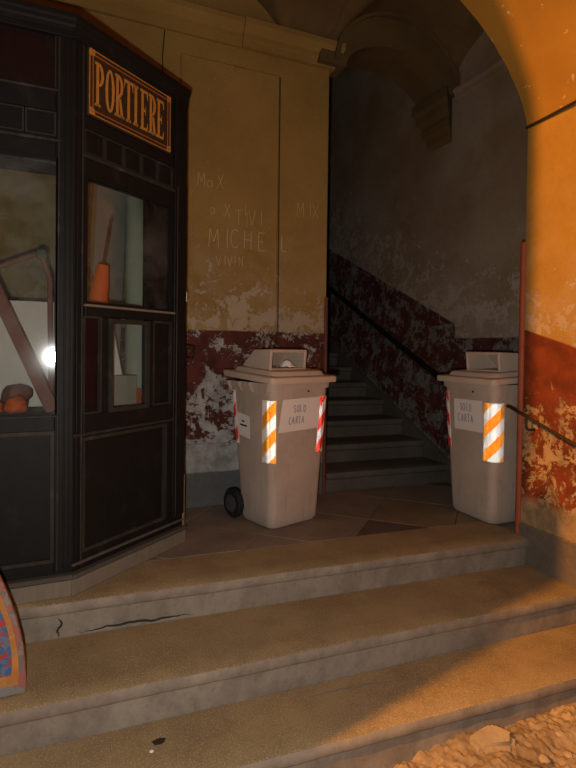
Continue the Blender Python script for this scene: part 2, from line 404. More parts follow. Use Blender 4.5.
def stepline(name, nose, back, z, zb, x0, x1, jx, parent=None, m='step', seed=0, bull=.018):
    """one worn stone block: rounded nosing, face slightly set back, tread running in under the next step"""
    rings = []; N = max(2, int((x1 - x0) / .04))
    for i in range(N + 1):
        x = x0 + (x1 - x0) * i / N
        wv = .006 * mnoise.noise(Vector((x * 2.1, seed, 0))) + .003 * mnoise.noise(Vector((x * 9, seed, 3)))
        dz = .004 * mnoise.noise(Vector((x * 1.6, seed, 9))) + .002 * mnoise.noise(Vector((x * 8, seed, 5)))
        y = nose(x) + wv; b = back(x); r = bull
        pr = [(b, zb), (y + .022, zb), (y + .020, z - .062), (y + .006, z - .055), (y, z - .045), (y, z - r), (y + r * .3, z - r * .3), (y + r, z + dz * .3), (y + .12, z + dz), (b, z)]
        rings.append([(x, yy, zz) for yy, zz in pr])
    return MB().loft(rings).build(name, m, parent, smooth=True)
# platform edge stones: they are the top entrance step
st = stepline('entrance_step', n1, lambda x: yb(x) - .002, -.001, -RISE - .03, -1.1, XW + .002, None, seed=1)
tag(st, 'worn stone step edge of the landing, in front of the two bins', 'step', kind='structure')
st2 = stepline('entrance_step', n2, lambda x: n1(x) + .018, -RISE, -2 * RISE - .03, -1.1, XW + .002, None, seed=4)
tag(st2, 'worn stone step one below the landing edge', 'step', kind='structure')
st3 = stepline('entrance_step', n3, lambda x: n2(x) + .018, -2 * RISE, -.62, -1.1, XW + .002, None, seed=7)
tag(st3, 'lowest worn stone step above the rubble ground', 'step', kind='structure')
# skirting board of plaster on the right wall
tr = MB().box(XW - .012, XW + .02, n2(2.7) + .02, YA - .004, -RISE - .01, .078).build('baseboard_right', 'right', bevel=.004); tag(tr, kind='structure')

# ground of broken paving in front of the steps
def hgt(x, y):
    e = n3(x) - y
    h = -.475 + .045 * mnoise.noise(Vector((x * 2.3, y * 2.3, 1))) + .022 * mnoise.noise(Vector((x * 9, y * 9, 2))) + .012 * mnoise.noise(Vector((x * 23, y * 23, 5))) + .011 * mnoise.noise(Vector((x * 55, y * 55, 8)))
    if x < 1.6 and e < .25: h -= .06 * (1 - e / .25) * min(1, (1.6 - x) * 2)
    return h
m = MB(); nx, ny = 330, 150; gx0, gx1, gy0, gy1 = .2, XW, .5, 1.80
for j in range(ny + 1):
    for i in range(nx + 1):
        x, y = gx0 + (gx1 - gx0) * i / nx, gy0 + (gy1 - gy0) * j / ny; m.v.append(Vector((x, y, hgt(x, y))))
for j in range(ny):
    for i in range(nx):
        k = j * (nx + 1) + i; m.f.append((k, k + 1, k + nx + 2, k + nx + 1))
tag(m.build('ground_rubble', 'rubble', smooth=True), 'rough broken ground of rubble and dirt below the steps', 'ground', kind='structure')
tag(MB().box(-9, XW, -3, 1.9, -.7, -.56).build('ground', 'rubble'), 'dark bare ground of the entrance', 'ground', kind='structure')

# staircase beyond the opening
stair = empty('staircase', (2.55, 3.72, 0)); tag(stair, 'grey stone staircase rising behind the arch between the bins', 'staircase')
R_, G_ = .16, .34
for i in range(12):
    nz = lambda x, i=i: 3.755 + i * G_ - (x - 2.0) * .075
    bk = lambda x, i=i: 3.755 + (i + 1) * G_ - (x - 2.0) * .075 + .03
    stepline('stair_step', nz, bk, (i + 1) * R_, i * R_ - .01 if i else 0.0, XO + .02, XL - .03, None, stair, 'stair', 20 + i, .02)
m = MB().prism([(XL - .032, 3.66, 0), (XL - .032, 3.66, .19), (XL - .032, 8.1, .19 + 4.44 * .47), (XL - .032, 8.1, 4.44 * .47 - .35), (XL - .032, 4.3, 0)], (.03, 0, 0))
m.build('stringer', 'stair', stair)
# handrail on the stair wall
hr = empty('stair_handrail', (XL - .07, 3.75, .92)); tag(hr, 'dark wooden handrail climbing along the stair wall', 'handrail')
MB().tube([(XL - .07, 3.70, .895), (XL - .07, 3.78, .93), (XL - .07, 8.0, .93 + 4.22 * .475)], .026, 10).build('rail', 'wood', hr, smooth=True)
for y in (4.0, 5.2, 6.4): MB().tube([(XL, y, .84 + (y - 3.78) * .475), (XL - .05, y, .86 + (y - 3.78) * .475), (XL - .07, y, .92 + (y - 3.78) * .475)], .008, 6).build('bracket', 'iron', hr)
# iron handrail on the entrance wall
h2 = empty('wall_handrail', (XW - .06, 2.5, .8)); tag(h2, 'thin rusty iron handrail on the orange wall above the steps', 'handrail')
pr = lambda y: .832 + (y - 2.547) * .345
MB().tube([(XW - .075, 2.515, pr(2.515) - .004), (XW - .075, 2.50, pr(2.50)), (XW - .075, 1.45, pr(1.45)), (XW - .07, 1.40, pr(1.40) - .01)], .0105, 8).build('rail', 'iron', h2, smooth=True)
for y in (2.365, 1.55):
    MB().tube([(XW - .075, y, pr(y)), (XW - .075, y, pr(y) - .06), (XW - .065, y, pr(y) - .08), (XW - .04, y, pr(y) - .086), (XW + .01, y, pr(y) - .08)], .008, 8).build('hook_bracket', 'iron', h2, smooth=True)

# painted corner guards
g1 = MB().tube([(XW + .004, YA + .008, 0), (XW + .004, YA + .008, 1.86)], .022, 10).build('corner_guard', 'guard', smooth=True)
tag(g1, 'orange red corner strip on the edge of the orange wall', 'corner guard', 'corner guards')
g2 = MB().tube([(XO - .004, YP + .002, 0), (XO - .004, YP + .002, 1.58)], .017, 10).build('corner_guard', 'guarddark', smooth=True)
tag(g2, 'dark red corner strip on the ochre wall beside the stairs', 'corner guard', 'corner guards')

# cables
def cable(pts, r, label, m='cable'): return tag(MB().tube(pts, r, 6).build('cable', m, smooth=True), label, 'cable')
cable([(1.535, YP - .006, 3.24), (1.537, YP - .006, 2.4), (1.541, YP - .007, 1.30), (1.543, YP - .006, .6)], .0045, 'thin cable running down the ochre wall behind the bin')
cable([(.66, YP - .005, 3.38), (.645, YP - .006, 3.2), (.652, YP - .005, 3.0), (.655, YP - .005, 2.2)], .004, 'short thin wire hanging from the cornice behind the booth')
cable([(XW - .008, YA + .0, 2.578), (XW - .012, 2.3, 2.583), (XW - .022, 2.1, 2.59), (XW - .02, 1.2, 2.6), (XW - .012, -1, 2.6)], .009, 'thick dark cable along the top of the orange wall', 'iron')

# ------------------------------------------------------------------ stroke writing
def arc(cx, cy, rx, ry, a0, a1, n=10): return [(cx + rx * math.cos(math.radians(a0 + (a1 - a0) * i / n)), cy + ry * math.sin(math.radians(a0 + (a1 - a0) * i / n))) for i in range(n + 1)]
GL = {'S': [arc(.3, .74, .24, .24, 20, 270) + arc(.3, .25, .26, .25, 90, -160)], 'O': [arc(.3, .5, .27, .5, 0, 360, 16)], 'L': [[(.08, 1), (.08, 0), (.52, 0)]],
      'C': [arc(.34, .5, .3, .5, 50, 310, 14)], 'A': [[(0, 0), (.3, 1), (.6, 0)], [(.12, .38), (.48, .38)]], 'R': [[(.08, 0), (.08, 1)], [(.08, 1)] + arc(.2, .76, .3, .24, 90, -90) + [(.08, .52)], [(.22, .52), (.55, 0)]],
      'T': [[(0, 1), (.6, 1)], [(.3, 1), (.3, 0)]], 'M': [[(0, 0), (.06, 1), (.33, .3), (.6, 1), (.66, 0)]], 'I': [[(.3, 0), (.3, 1)]], 'H': [[(.06, 0), (.06, 1)], [(.54, 0), (.54, 1)], [(.06, .5), (.54, .5)]],
      'E': [[(.54, 1), (.08, 1), (.08, 0), (.54, 0)], [(.08, .5), (.42, .5)]], 'X': [[(0, 0), (.55, 1)], [(0, 1), (.55, 0)]], 'V': [[(0, 1), (.3, 0), (.6, 1)]], 'N': [[(.05, 0), (.05, 1), (.55, 0), (.55, 1)]],
      'a': [arc(.26, .25, .22, .25, 0, 360, 12), [(.5, .5), (.5, 0)]], 'x': [[(0, 0), (.42, .5)], [(0, .5), (.42, 0)]], 'W': [[(0, 1), (.17, 0), (.34, .7), (.5, 0), (.68, 1)]], ' ': []}
def writing(mb, text, u, v, h, fn, wd, adv=.72, jit=.06, tilt=0.0, wsc=.8):
    """strokes as flat ribbons; fn maps (u, v) on the surface to a point"""
    for ch in text:
        dx, dy = random.uniform(-jit, jit) * h, random.uniform(-jit, jit) * h
        for pl in GL[ch]:
            q = [(u + dx + x * h * wsc, v + dy + (y + tilt * x) * h) for x, y in pl]
            for (a, b), (c, d) in zip(q, q[1:]):
                l = math.hypot(c - a, d - b) or 1; nx_, ny_ = -(d - b) / l * wd / 2, (c - a) / l * wd / 2
                mb.poly([fn(a + nx_, b + ny_), fn(a - nx_, b - ny_), fn(c - nx_, d - ny_), fn(c + nx_, d + ny_)], [(0, 1, 2, 3)])
        u += adv * h * wsc * (.55 if ch == 'I' else 1.0) / .8
    return mb
# names scratched into the ochre wall
fp = lambda u, v: (u, YP - .0155, v); fq = lambda u, v: (u, YP - .0015, v)
writing(MB(), 'MICHE', .985, 1.905, .135, fp, .0042, adv=.78, jit=.05).build('scratched_writing', 'scratch', wb)
writing(MB(), 'L', 1.552, 1.92, .12, fq, .005).build('scratched_writing', 'scratch', wb)
writing(MB(), 'MaX', .90, 2.33, .10, fp, .003).build('scratched_writing', 'scratch', wb)
writing(MB(), 'a X I', .98, 2.14, .09, fp, .003, jit=.15).build('scratched_writing', 'scratch', wb)
writing(MB(), 'TIVI', 1.18, 2.08, .11, fp, .003, jit=.15, tilt=.1).build('scratched_writing', 'scratch', wb)
writing(MB(), 'VIVIN', 1.05, 1.77, .07, fp, .003, jit=.15, tilt=.15).build('scratched_writing', 'scratch', wb)
writing(MB(), 'MIX', 1.69, 2.20, .11, fq, .003, adv=.8).build('scratched_writing', 'scratch', wb)

# ------------------------------------------------------------------ wheeled bins
BH = .945
fy = lambda z: -.045 * z / BH
by = lambda z: .35 + .085 * z / BH
hw = lambda z: .208 + .044 * z / BH
RC = .055
def rrect(w_, y0, y1, r, z, n=5):
    pts = []
    for cx_, cy_, a0 in ((w_ - r, y0 + r, -90), (w_ - r, y1 - r, 0), (-w_ + r, y1 - r, 90), (-w_ + r, y0 + r, 180)):
        for i in range(n + 1):
            a = math.radians(a0 + 90 * i / n); pts.append((cx_ + r * math.cos(a), cy_ + r * math.sin(a), z))
    return pts
def surf(s, z, off, corner):
    """point on the body near a vertical corner; s<0 along the front face, s>0 along the side"""
    w_, y0, y1 = hw(z), fy(z), by(z); q = RC * PI / 4
    if s < -q: x, y, nx_, ny_ = -w_ + RC - s - q, y0, 0, -1
    elif s > q: x, y, nx_, ny_ = -w_, y0 + RC + s - q, -1, 0
    else:
        a = math.radians(270) - (s + q) / (2 * q) * PI / 2
        nx_, ny_ = math.cos(a), math.sin(a); x, y = -w_ + RC + RC * nx_, y0 + RC + RC * ny_
    x += nx_ * off; y += ny_ * off
    if corner == 'FR': x = -x
    if corner == 'BL': y = y0 + y1 - y
    return (x, y, z)
def patch(s0, s1, zlo, zhi, off, corner, ns=10, nz=6):
    m = MB()
    for j in range(nz + 1):
        for i in range(ns + 1):
            s = s0 + (s1 - s0) * i / ns; a, b = zlo(s), zhi(s); z = a + (b - a) * j / nz; m.v.append(Vector(surf(s, z, off, corner)))
    for j in range(nz):
        for i in range(ns):
            k = j * (ns + 1) + i; m.f.append((k, k + 1, k + ns + 2, k + ns + 1))
    return m
def prism_field(s0, s1, z0, z1, off, corner, keep, cell=.0085):
    """sheet of cube-corner prisms, the cells of real retro-reflective tape: three square-on faces meeting at a sunken apex"""
    m = MB(); hh = cell * math.sqrt(3) / 2; dep = cell / math.sqrt(6); ds = .002
    rows = int((z1 - z0) / hh); cols = int((s1 - s0) / cell * 2)
    for j in range(rows):
        for i in range(cols):
            x0 = s0 + i * cell / 2; y0 = z0 + j * hh
            tri = [(x0, y0), (x0 + cell, y0), (x0 + cell / 2, y0 + hh)] if (i + j) % 2 == 0 else [(x0, y0 + hh), (x0 + cell, y0 + hh), (x0 + cell / 2, y0)]
            cs, cz = sum(p[0] for p in tri) / 3, sum(p[1] for p in tri) / 3
            if tri[1][0] > s1 or not keep(cs, cz): continue
            P0 = Vector(surf(cs, cz, off, corner)); eu = (Vector(surf(cs + ds, cz, off, corner)) - P0).normalized()
            ev = Vector(surf(cs, cz + ds, off, corner)) - P0; ev = (ev - eu * ev.dot(eu)).normalized(); nn = eu.cross(ev)
            out = Vector(surf(cs, cz, off + .01, corner)) - P0
            if nn.dot(out) < 0: nn = -nn
            q = [P0 + eu * (p[0] - cs) + ev * (p[1] - cz) for p in tri]
            m.poly(q + [P0 - nn * dep], [(0, 1, 3), (1, 2, 3), (2, 0, 3)])
    return m
def strip(root, corner, s0, s1, z0, z1, colour, slope, label):
    st_ = patch(s0, s1, lambda s: z0, lambda s: z1, .0015, corner, 10, 8).build('reflective_strip', 'strip_back', root, world=False); st_['label'] = label
    per = (z1 - z0) / 2.25
    band = lambda s, z: math.floor(((z - z0 + .035 - slope * (s - s0)) / per) * 2)
    ids = sorted({band(s0 + (s1 - s0) * i / 6, z0 + (z1 - z0) * j / 30) for i in range(7) for j in range(31)})
    for k in ids:
        m = prism_field(s0, s1, z0, z1, .0058, corner, lambda s, z: band(s, z) == k)
        if len(m.f) < 20: continue
        m.build('stripe', colour if k % 2 == 0 else 'white_refl', st_, world=False)

def make_bin(loc, rz, label, strips, papers, name='wheeled_bin'):
    root = empty(name, loc, rz); tag(root, label, 'bin', 'beige wheeled paper bins')
    rings = [rrect(hw(.012) - .012, fy(0) + .012, by(0) - .012, RC, .006), rrect(hw(.03), fy(.03), by(.03), RC, .03)]
    rings += [rrect(hw(z), fy(z), by(z), RC, z) for z in (.1, .3, .5, .7, .86, BH)]
    MB().loft(rings).build('body', 'bin', root, smooth=True, world=False)
    # collar under the lid and its gussets
    MB().loft([rrect(hw(.9) + .012, fy(.9) - .012, by(.9) + .012, RC, .905), rrect(hw(.9) + .016, fy(.9) - .016, by(.9) + .016, RC, BH)]).build('collar', 'bin', root, smooth=True, world=False)
    for x in (-.272, .262):
        MB().prism([(x, -.02, BH - .002), (x, .10, BH - .002), (x * .93, .06, .87), (x * .93, .02, .87)], (.010, 0, 0)).build('gusset', 'bin', root, world=False)
    for y in (.16, .28, .40):
        MB().prism([(-.288, y, BH - .002), (-.25, y, BH - .002), (-.245, y, .875), (-.262, y, .885)], (0, .014, 0)).build('gusset', 'bin', root, world=False)
    # lid: flat rim, raised middle and the slotted hood
    til = lambda y: .06 * (y + .10)
    def lr(w_, y0, y1, r, z): return [(x, y, zz + til(y)) for x, y, zz in rrect(w_, y0, y1, r, z)]
    lid = MB().loft([lr(.285, -.085, .468, .03, BH - .002), lr(.289, -.089, .472, .034, BH + .006), lr(.289, -.089, .472, .034, BH + .032), lr(.283, -.083, .466, .03, BH + .038),
                     lr(.235, -.035, .43, .05, BH + .040), lr(.222, -.022, .41, .05, BH + .066), lr(.212, -.012, .40, .05, BH + .070)]).build('lid', 'binlid', root, smooth=True, world=False)
    zb = BH + .068
    hx0, hx1, hyf, hym, hyb, zt = -.165, .155, .095, .27, .395, 1.160
    zf = zb + til(hyf) - .004; zr = zb + til(hyb) - .004
    sidep = [(hyf, zf), (hyf - .012, zt - .012), (hyf - .006, zt), (hym, zt - .004), (hyb, zr + .012), (hyb, zr)]
    for x, th in ((hx0, .02), (hx1 - .02, .02)):
        MB().prism([(x, y, z) for y, z in sidep], (th, 0, 0)).build('hood_side', 'binlid', lid, world=False, bevel=.004)
    top = [(hyf - .012, zt - .02), (hyf - .006, zt), (hym, zt - .004), (hyb, zr + .012), (hyb - .02, zr + .002), (hym - .004, zt - .018)]
    MB().prism([(hx0 + .002, y, z) for y, z in top], (hx1 - hx0 - .004, 0, 0)).build('hood_top', 'binlid', lid, world=False, bevel=.003)
    MB().box(hx0 + .01, hx1 - .01, hyf - .008, hyf + .006, zf - .004, zf + .014).build('hood_sill', 'binlid', lid, world=False, bevel=.003)
    # hinge, handle, wheels
    MB().tube([(-.27, .478, .985), (.27, .478, .985)], .012, 8).build('hinge_bar', 'bin', root, smooth=True, world=False)
    MB().tube([(-.292, .455, .985), (-.283, .455, .985)], .010, 8).build('hinge_cap', 'rubber', root, smooth=True, world=False)
    for sx in (-1, 1):
        wx = sx * .235; wc = (wx, .385, .10)
        wheel = MB().loft([[(wx + d, wc[1] + r * math.cos(2 * PI * k / 24), wc[2] + r * math.sin(2 * PI * k / 24)) for k in range(24)] for d, r in ((-.024, .07), (-.024, .09), (-.014, .10), (.014, .10), (.024, .09), (.024, .07))]).build('wheel', 'rubber', root, smooth=True, world=False)
        MB().loft([[(wx + d, wc[1] + r * math.cos(2 * PI * k / 16), wc[2] + r * math.sin(2 * PI * k / 16)) for k in range(16)] for d, r in ((-.029, .03), (-.028, .058), (.028, .058), (.029, .03))]).build('hub', 'hub', wheel, smooth=True, world=False)
    MB().tube([(-.25, .385, .10), (.25, .385, .10)], .010, 8).build('axle', 'iron', root, smooth=True, world=False)
    for a in strips: strip(root, *a)
    for (x0, x1, z0, z1, skew, lines, ink) in papers['front']:
        f = lambda u, v, o=.004: (u, fy(v) - o - .002 * math.sin(u * 40) ** 2, v)
        q = MB(); N = 8
        for j in range(N + 1):
            for i in range(N + 1):
                u = x0 + (x1 - x0) * i / N; v = z0 + (z1 - z0) * j / N; uu = u + (skew * (1 - j / N) if i == 0 else 0); q.v.append(Vector(f(uu, v + .02 * (u - x0))))
        for j in range(N):
            for i in range(N): k = j * (N + 1) + i; q.f.append((k, k + 1, k + N + 2, k + N + 1))
        pp = q.build('paper_sign', 'paper', root, smooth=True, world=False); pp['label'] = 'white paper sheet reading SOLO CARTA'
        wr_ = MB()
        for t_, u, v, h in lines: writing(wr_, t_, u, v, h, lambda a, b: f(a, b, .0065), .0055, adv=.74, wsc=.66)
        wr_.build('handwriting', ink, pp, world=False)
    for (y0, y1, z0, z1) in papers['side']:
        f = lambda u, v, o=.003: (-hw(v) - o, u, v)
        pp = MB().poly([f(y1, z0), f(y0, z0 - .02), f(y0, z1 - .02), f(y1, z1)], [(0, 1, 2, 3)]).build('paper_sticker', 'paper', root, world=False); pp['label'] = 'small white paper sticker with a line of print'
        m = MB()
        for a, b, c in ((.25, .8, .48), (.4, .6, .66)):
            yy0, yy1, zz = y1 + (y0 - y1) * a, y1 + (y0 - y1) * b, z0 + (z1 - z0) * c - .01
            m.poly([f(yy0, zz, .005), f(yy1, zz - .006, .005), f(yy1, zz + .006, .005), f(yy0, zz + .012, .005)], [(0, 1, 2, 3)])
        m.build('print', 'inkdark', pp, world=False)
    MB().tube([(.055, -.0435 - .004, .887), (.055, -.0435 + .004, .887)], .007, 8).build('drain_hole', 'inkdark', root, world=False)
    return root
SC = [('SOLO', -.075, .795, .050), ('CARTA', -.095, .715, .052)]
SC1 = [('SOLO', -.07, .755, .046), ('CARTA', -.11, .68, .046)]
b1 = make_bin((1.44, 3.145, 0), math.radians(17), 'beige wheeled paper bin beside the ochre wall, wheel showing next to the booth',
    [('FL', -.022, .088, .437, .837, 'red_refl_flashed', -1.15, 'red and white striped reflective strip, coloured orange as overexposed by flash'),
     ('FR', -.075, .04, .47, .85, 'red_refl', 1.15, 'red and white striped reflective strip'),
     ('BL', -.01, .06, .52, .88, 'red_refl', 1.15, 'red and white striped reflective strip')],
    {'front': [(-.165, .16, .63, .84, -.03, SC1, 'ink')], 'side': [(.20, .345, .585, .735)]})
b2 = make_bin((2.645, 2.85, 0), math.radians(-90), 'beige wheeled paper bin standing behind the corner of the orange wall',
    [('FR', -.075, .075, .43, .825, 'red_refl_flashed', 1.15, 'red and white striped reflective strip, coloured orange as overexposed by flash'),
     ('FL', -.05, .045, .47, .87, 'red_refl', 1.15, 'red and white striped reflective strip')],
    {'front': [(-.13, .145, .61, .825, 0, [(t, u + .005, v - .045, h) for t, u, v, h in SC], 'ink')], 'side': []})
# sheet of waste paper showing in the slot of the first bin
m = MB(); mt = Matrix.Translation((1.44, 3.145, 0)) @ Matrix.Rotation(math.radians(17), 4, 'Z') @ Matrix.Translation((.02, .14, 1.066))
N = 8
for j in range(N + 1):
    for i in range(N + 1):
        u, v = i / N - .5, j / N - .5; m.v.append(mt @ Vector((u * .11, v * .09, -.022 + .045 * max(0, 1 - (u * u + v * v) * 4.4) + .010 * mnoise.noise(Vector((u * 7, v * 7, 3))))))
for j in range(N):
    for i in range(N): k = j * (N + 1) + i; m.f.append((k, k + 1, k + N + 2, k + N + 1))
tag(m.build('crumpled_paper', 'paperwhite'), 'white crumpled paper sticking up in the slot of a bin lid', 'paper')

# ------------------------------------------------------------------ porter's booth
A = Vector((.053, 2.647, 0)); B = Vector((.68, 3.13, 0)); LEN = (B - A).length; D = (B - A).normalized(); NRM = Vector((D.y, -D.x, 0))
booth = empty('porter_booth', (0, 2.9, 0)); tag(booth, 'dark wooden glazed porter booth with gold lettered sign', 'booth')
MA = Matrix(((D.x, -NRM.x, 0, A.x), (D.y, -NRM.y, 0, A.y), (0, 0, 1, 0), (0, 0, 0, 1)))      # local x along the face, y inward, z up
MF = Matrix(((1, 0, 0, A.x), (0, 1, 0, 2.65), (0, 0, 1, 0), (0, 0, 0, 1)))                      # front face, x negative to the left
def fb(mt, name, m, u0, u1, z0, z1, d0, d1, parent=None, bev=.003):
    """box on a booth face: d is how far it stands out (+) or lies back (-)"""
    return MB().box(u0, u1, -d1, -d0, z0, z1, mt).build(name, m, parent or booth, bevel=bev)
def frame(mt, name, m, u0, u1, z0, z1, wd, d0, d1, parent=None):
    mb = MB()
    mb.box(u0, u1, -d1, -d0, z0, z0 + wd, mt); mb.box(u0, u1, -d1, -d0, z1 - wd, z1, mt)
    mb.box(u0, u0 + wd, -d1, -d0, z0 + wd, z1 - wd, mt); mb.box(u1 - wd, u1, -d1, -d0, z0 + wd, z1 - wd, mt)
    return mb.build(name, m, parent or booth)
def panel(mt, u0, u1, z0, z1, m='wood', fm='woodedge', wd=.014, d=-.02):
    p = fb(mt, 'panel', m, u0, u1, z0, z1, d - .02, d)
    frame(mt, 'panel_moulding', fm, u0, u1, z0, z1, wd, d, d + .016, p)
    return p
L = LEN
# angled face
fb(MA, 'plinth', 'plinth', -.015, L, .0, .078, -.05, .028)
fb(MA, 'base_moulding', 'ledge', -.012, L, .078, .100, -.05, .040, bev=.008)
fb(MA, 'bottom_rail', 'wood', .064, L, .100, .172, -.05, .0)
fb(MA, 'base_bead', 'ledge', .0, L, .128, .142, .0, .012)
panel(MA, .062, .648, .172, .728, wd=.018)
fb(MA, 'stile', 'wood', .648, .69, .172, .728, -.05, 0)
fb(MA, 'sill_rail', 'wood', .064, L, .728, .838, -.05, .004)
fb(MA, 'sill_bead', 'woodedge', .0, .70, .738, .752, .004, .014)
fb(MA, 'end_post', 'wood', .69, L, .172, 2.62, -.07, .012)
fb(MA, 'post_groove', 'woodedge', .705, .712, .172, 2.1, .012, .018)
panel(MA, .062, .170, .838, 1.312, 'woodred', wd=.010, d=-.015)
fb(MA, 'stile', 'wood', .170, .222, .838, 1.312, -.04, 0)
ht = frame(MA, 'hatch_frame', 'woodedge', .212, .492, .834, 1.305, .022, -.004, .014)
fb(MA, 'hatch_inner', 'wood', .222, .24, .845, 1.29, -.03, .008, ht); fb(MA, 'hatch_inner', 'wood', .472, .482, .845, 1.29, -.03, .008, ht)
fb(MA, 'window_pane', 'glass', .236, .476, .850, 1.288, -.022, -.018, bev=0)
fb(MA, 'stile', 'wood', .492, .535, .838, 1.312, -.04, 0)
panel(MA, .535, .69, .838, 1.312, 'wood', wd=.012, d=-.02)
fb(MA, 'window_rail', 'wood', .064, .69, 1.312, 1.362, -.05, .010)
fb(MA, 'window_ledge', 'plinth', .062, .69, 1.356, 1.368, -.02, .022)
fb(MA, 'window_pane', 'glass', .078, .690, 1.365, 1.975, -.028, -.024, bev=0)
frame(MA, 'window_frame', 'wood', .062, .69, 1.362, 1.99, .02, -.04, 0)
fb(MA, 'dark_interior_board', 'wood', .520, .69, 1.368, 1.985, -.075, -.055)  # dark board put in to stand for the unlit interior behind the glass
fb(MA, 'top_rail', 'wood', .064, .69, 1.985, 2.085, -.05, .0)
fb(MA, 'top_bead', 'woodedge', .05, .69, 2.060, 2.078, .0, .014)
du = (.69 - .065) / 5
for i in range(5):
    p = fb(MA, 'small_panel', 'wood', .065 + i * du, .065 + (i + 1) * du, 2.085, 2.205, -.04, -.018)
    frame(MA, 'panel_moulding', 'woodedge', .067 + i * du, .065 + (i + 1) * du - .002, 2.087, 2.203, .007, -.018, -.006, p)
fb(MA, 'frieze_rail', 'wood', .064, .69, 2.205, 2.262, -.05, .0)
fb(MA, 'sign_backing', 'wood', .064, .69, 2.262, 2.62, -.05, -.004)
fb(MA, 'architrave', 'wood', -.01, L + .01, 2.585, 2.625, -.08, .01)
# cornice follows both faces
def offs(d): # polyline of the booth top at distance d outward
    k = math.tan(math.acos(max(-1, min(1, D.x))) / 2)
    return [Vector((-1.1, 2.65 - d, 0)), Vector((A.x + d * math.sin(math.acos(D.x)) / (1 + D.x), 2.647 - d, 0)), B + NRM * d + D * d * .15, Vector((.745 + d * .4, 3.74, 0))]
cp = [(-.03, 2.61), (.010, 2.61), (.013, 2.63), (.02, 2.638), (.022, 2.655), (.030, 2.663), (.030, 2.685), (-.03, 2.685)]
MB().loft([[offs(d)[i] + Vector((0, 0, z)) for d, z in cp] for i in range(4)]).build('cornice', 'wood', booth)
MB().prism([offs(-.02)[i] + Vector((0, 0, 2.62)) for i in range(4)] + [Vector((-1.1, 3.74, 2.62))], (0, 0, .06)).build('roof', 'wood', booth)
# front face (mirrors the same levels)
for (u0, u1) in ((-.60, -.073), (-1.14, -.66)):
    panel(MF, u0, u1, .155, .772, wd=.018)
    fb(MF, 'window_pane', 'glass', u0, u1, .848, 2.018, -.028, -.024, bev=0)
    frame(MF, 'window_frame', 'wood', u0 - .01, u1 + .012, .838, 2.03, .012, -.04, .0)
    k = 4 if u0 > -.65 else 3
    for i in range(k):
        d_ = (u1 - u0) / k
        p = fb(MF, 'small_panel', 'wood', u0 + i * d_, u0 + (i + 1) * d_, 2.125, 2.24, -.04, -.018)
        frame(MF, 'panel_moulding', 'woodedge', u0 + i * d_ + .002, u0 + (i + 1) * d_ - .002, 2.127, 2.238, .008, -.018, -.006, p)
    p = fb(MF, 'upper_board', 'woodred', u0, u1, 2.335, 2.61, -.04, -.02)
    frame(MF, 'panel_moulding', 'woodedge', u0, u1, 2.335, 2.61, .008, -.02, -.008, p)
fb(MF, 'post', 'wood', -.66, -.60, .10, 2.62, -.06, .006)
fb(MF, 'plinth', 'plinth', -1.14, .012, .0, .078, -.05, .028)
fb(MF, 'base_moulding', 'ledge', -1.14, .012, .078, .102, -.05, .040, bev=.008)
fb(MF, 'bottom_rail', 'wood', -1.14, -.075, .10, .155, -.05, .0)
fb(MF, 'sill_rail', 'wood', -1.14, -.075, .772, .842, -.05, .002)
fb(MF, 'sill_bead', 'woodedge', -1.14, -.06, .835, .846, -.02, .012)
fb(MF, 'top_rail', 'wood', -1.14, -.075, 2.03, 2.125, -.05, .0)
fb(MF, 'top_bead', 'woodedge', -1.14, -.05, 2.100, 2.112, .0, .010)
fb(MF, 'frieze_rail', 'wood', -1.14, -.075, 2.24, 2.335, -.05, .006)
fb(MF, 'frieze_bead', 'woodedge', -1.14, -.06, 2.325, 2.336, .006, .016)
fb(MF, 'architrave', 'wood', -1.14, .006, 2.585, 2.625, -.08, .01)
# corner post with beads
cpst = MB().prism([MF @ Vector((-.075, 0, .10)), MF @ Vector((-.004, 0, .10)), MA @ Vector((.004, 0, .10)), MA @ Vector((.064, 0, .10)), MA @ Vector((.064, .06, .10)), MF @ Vector((-.075, .06, .10))], (0, 0, 2.52)).build('corner_post', 'wood', booth, bevel=.003)
for mt, u in ((MF, -.062), (MF, -.035), (MF, -.012), (MA, .022), (MA, .050)):
    fb(mt, 'reed', 'woodedge' if u in (-.062, .050) else 'wood', u - .004, u + .004, .12, 2.58, .0, .007, cpst, bev=.002)
# valance seen through the front window
fb(MF, 'valance', 'woodred', -1.1, -.07, 1.965, 2.02, -.07, -.05)
# side of the booth towards the back wall: a door leaf seen edge on
Sd = Vector((.775, 3.745, 0)); S0 = Vector((.695, 3.15, 0)); e = (Sd - S0); el = e.length; e.normalize(); en = Vector((e.y, -e.x, 0))
MS = Matrix(((e.x, -en.x, 0, S0.x), (e.y, -en.y, 0, S0.y), (0, 0, 1, 0), (0, 0, 0, 1)))
dr = fb(MS, 'side_door', 'wood', 0, el, .02, 2.13, -.035, 0)
fb(MS, 'bare_edge', 'rawwood', -.004, .02, .02, .40, -.034, .002, dr)
MB().tube([MS @ Vector((.06, -.0, 1.09)), MS @ Vector((.06, -.045, 1.09)), MS @ Vector((.06, -.05, 1.16)), MS @ Vector((.06, 0, 1.17))], .006, 8).build('door_pull', 'iron', dr, smooth=True)
fb(MS, 'lock_plate', 'paper', .0, .035, 1.44, 1.50, 0, .006, dr)
fb(MS, 'side_panel', 'wood', 0, el, 2.13, 2.66, -.05, -.03)

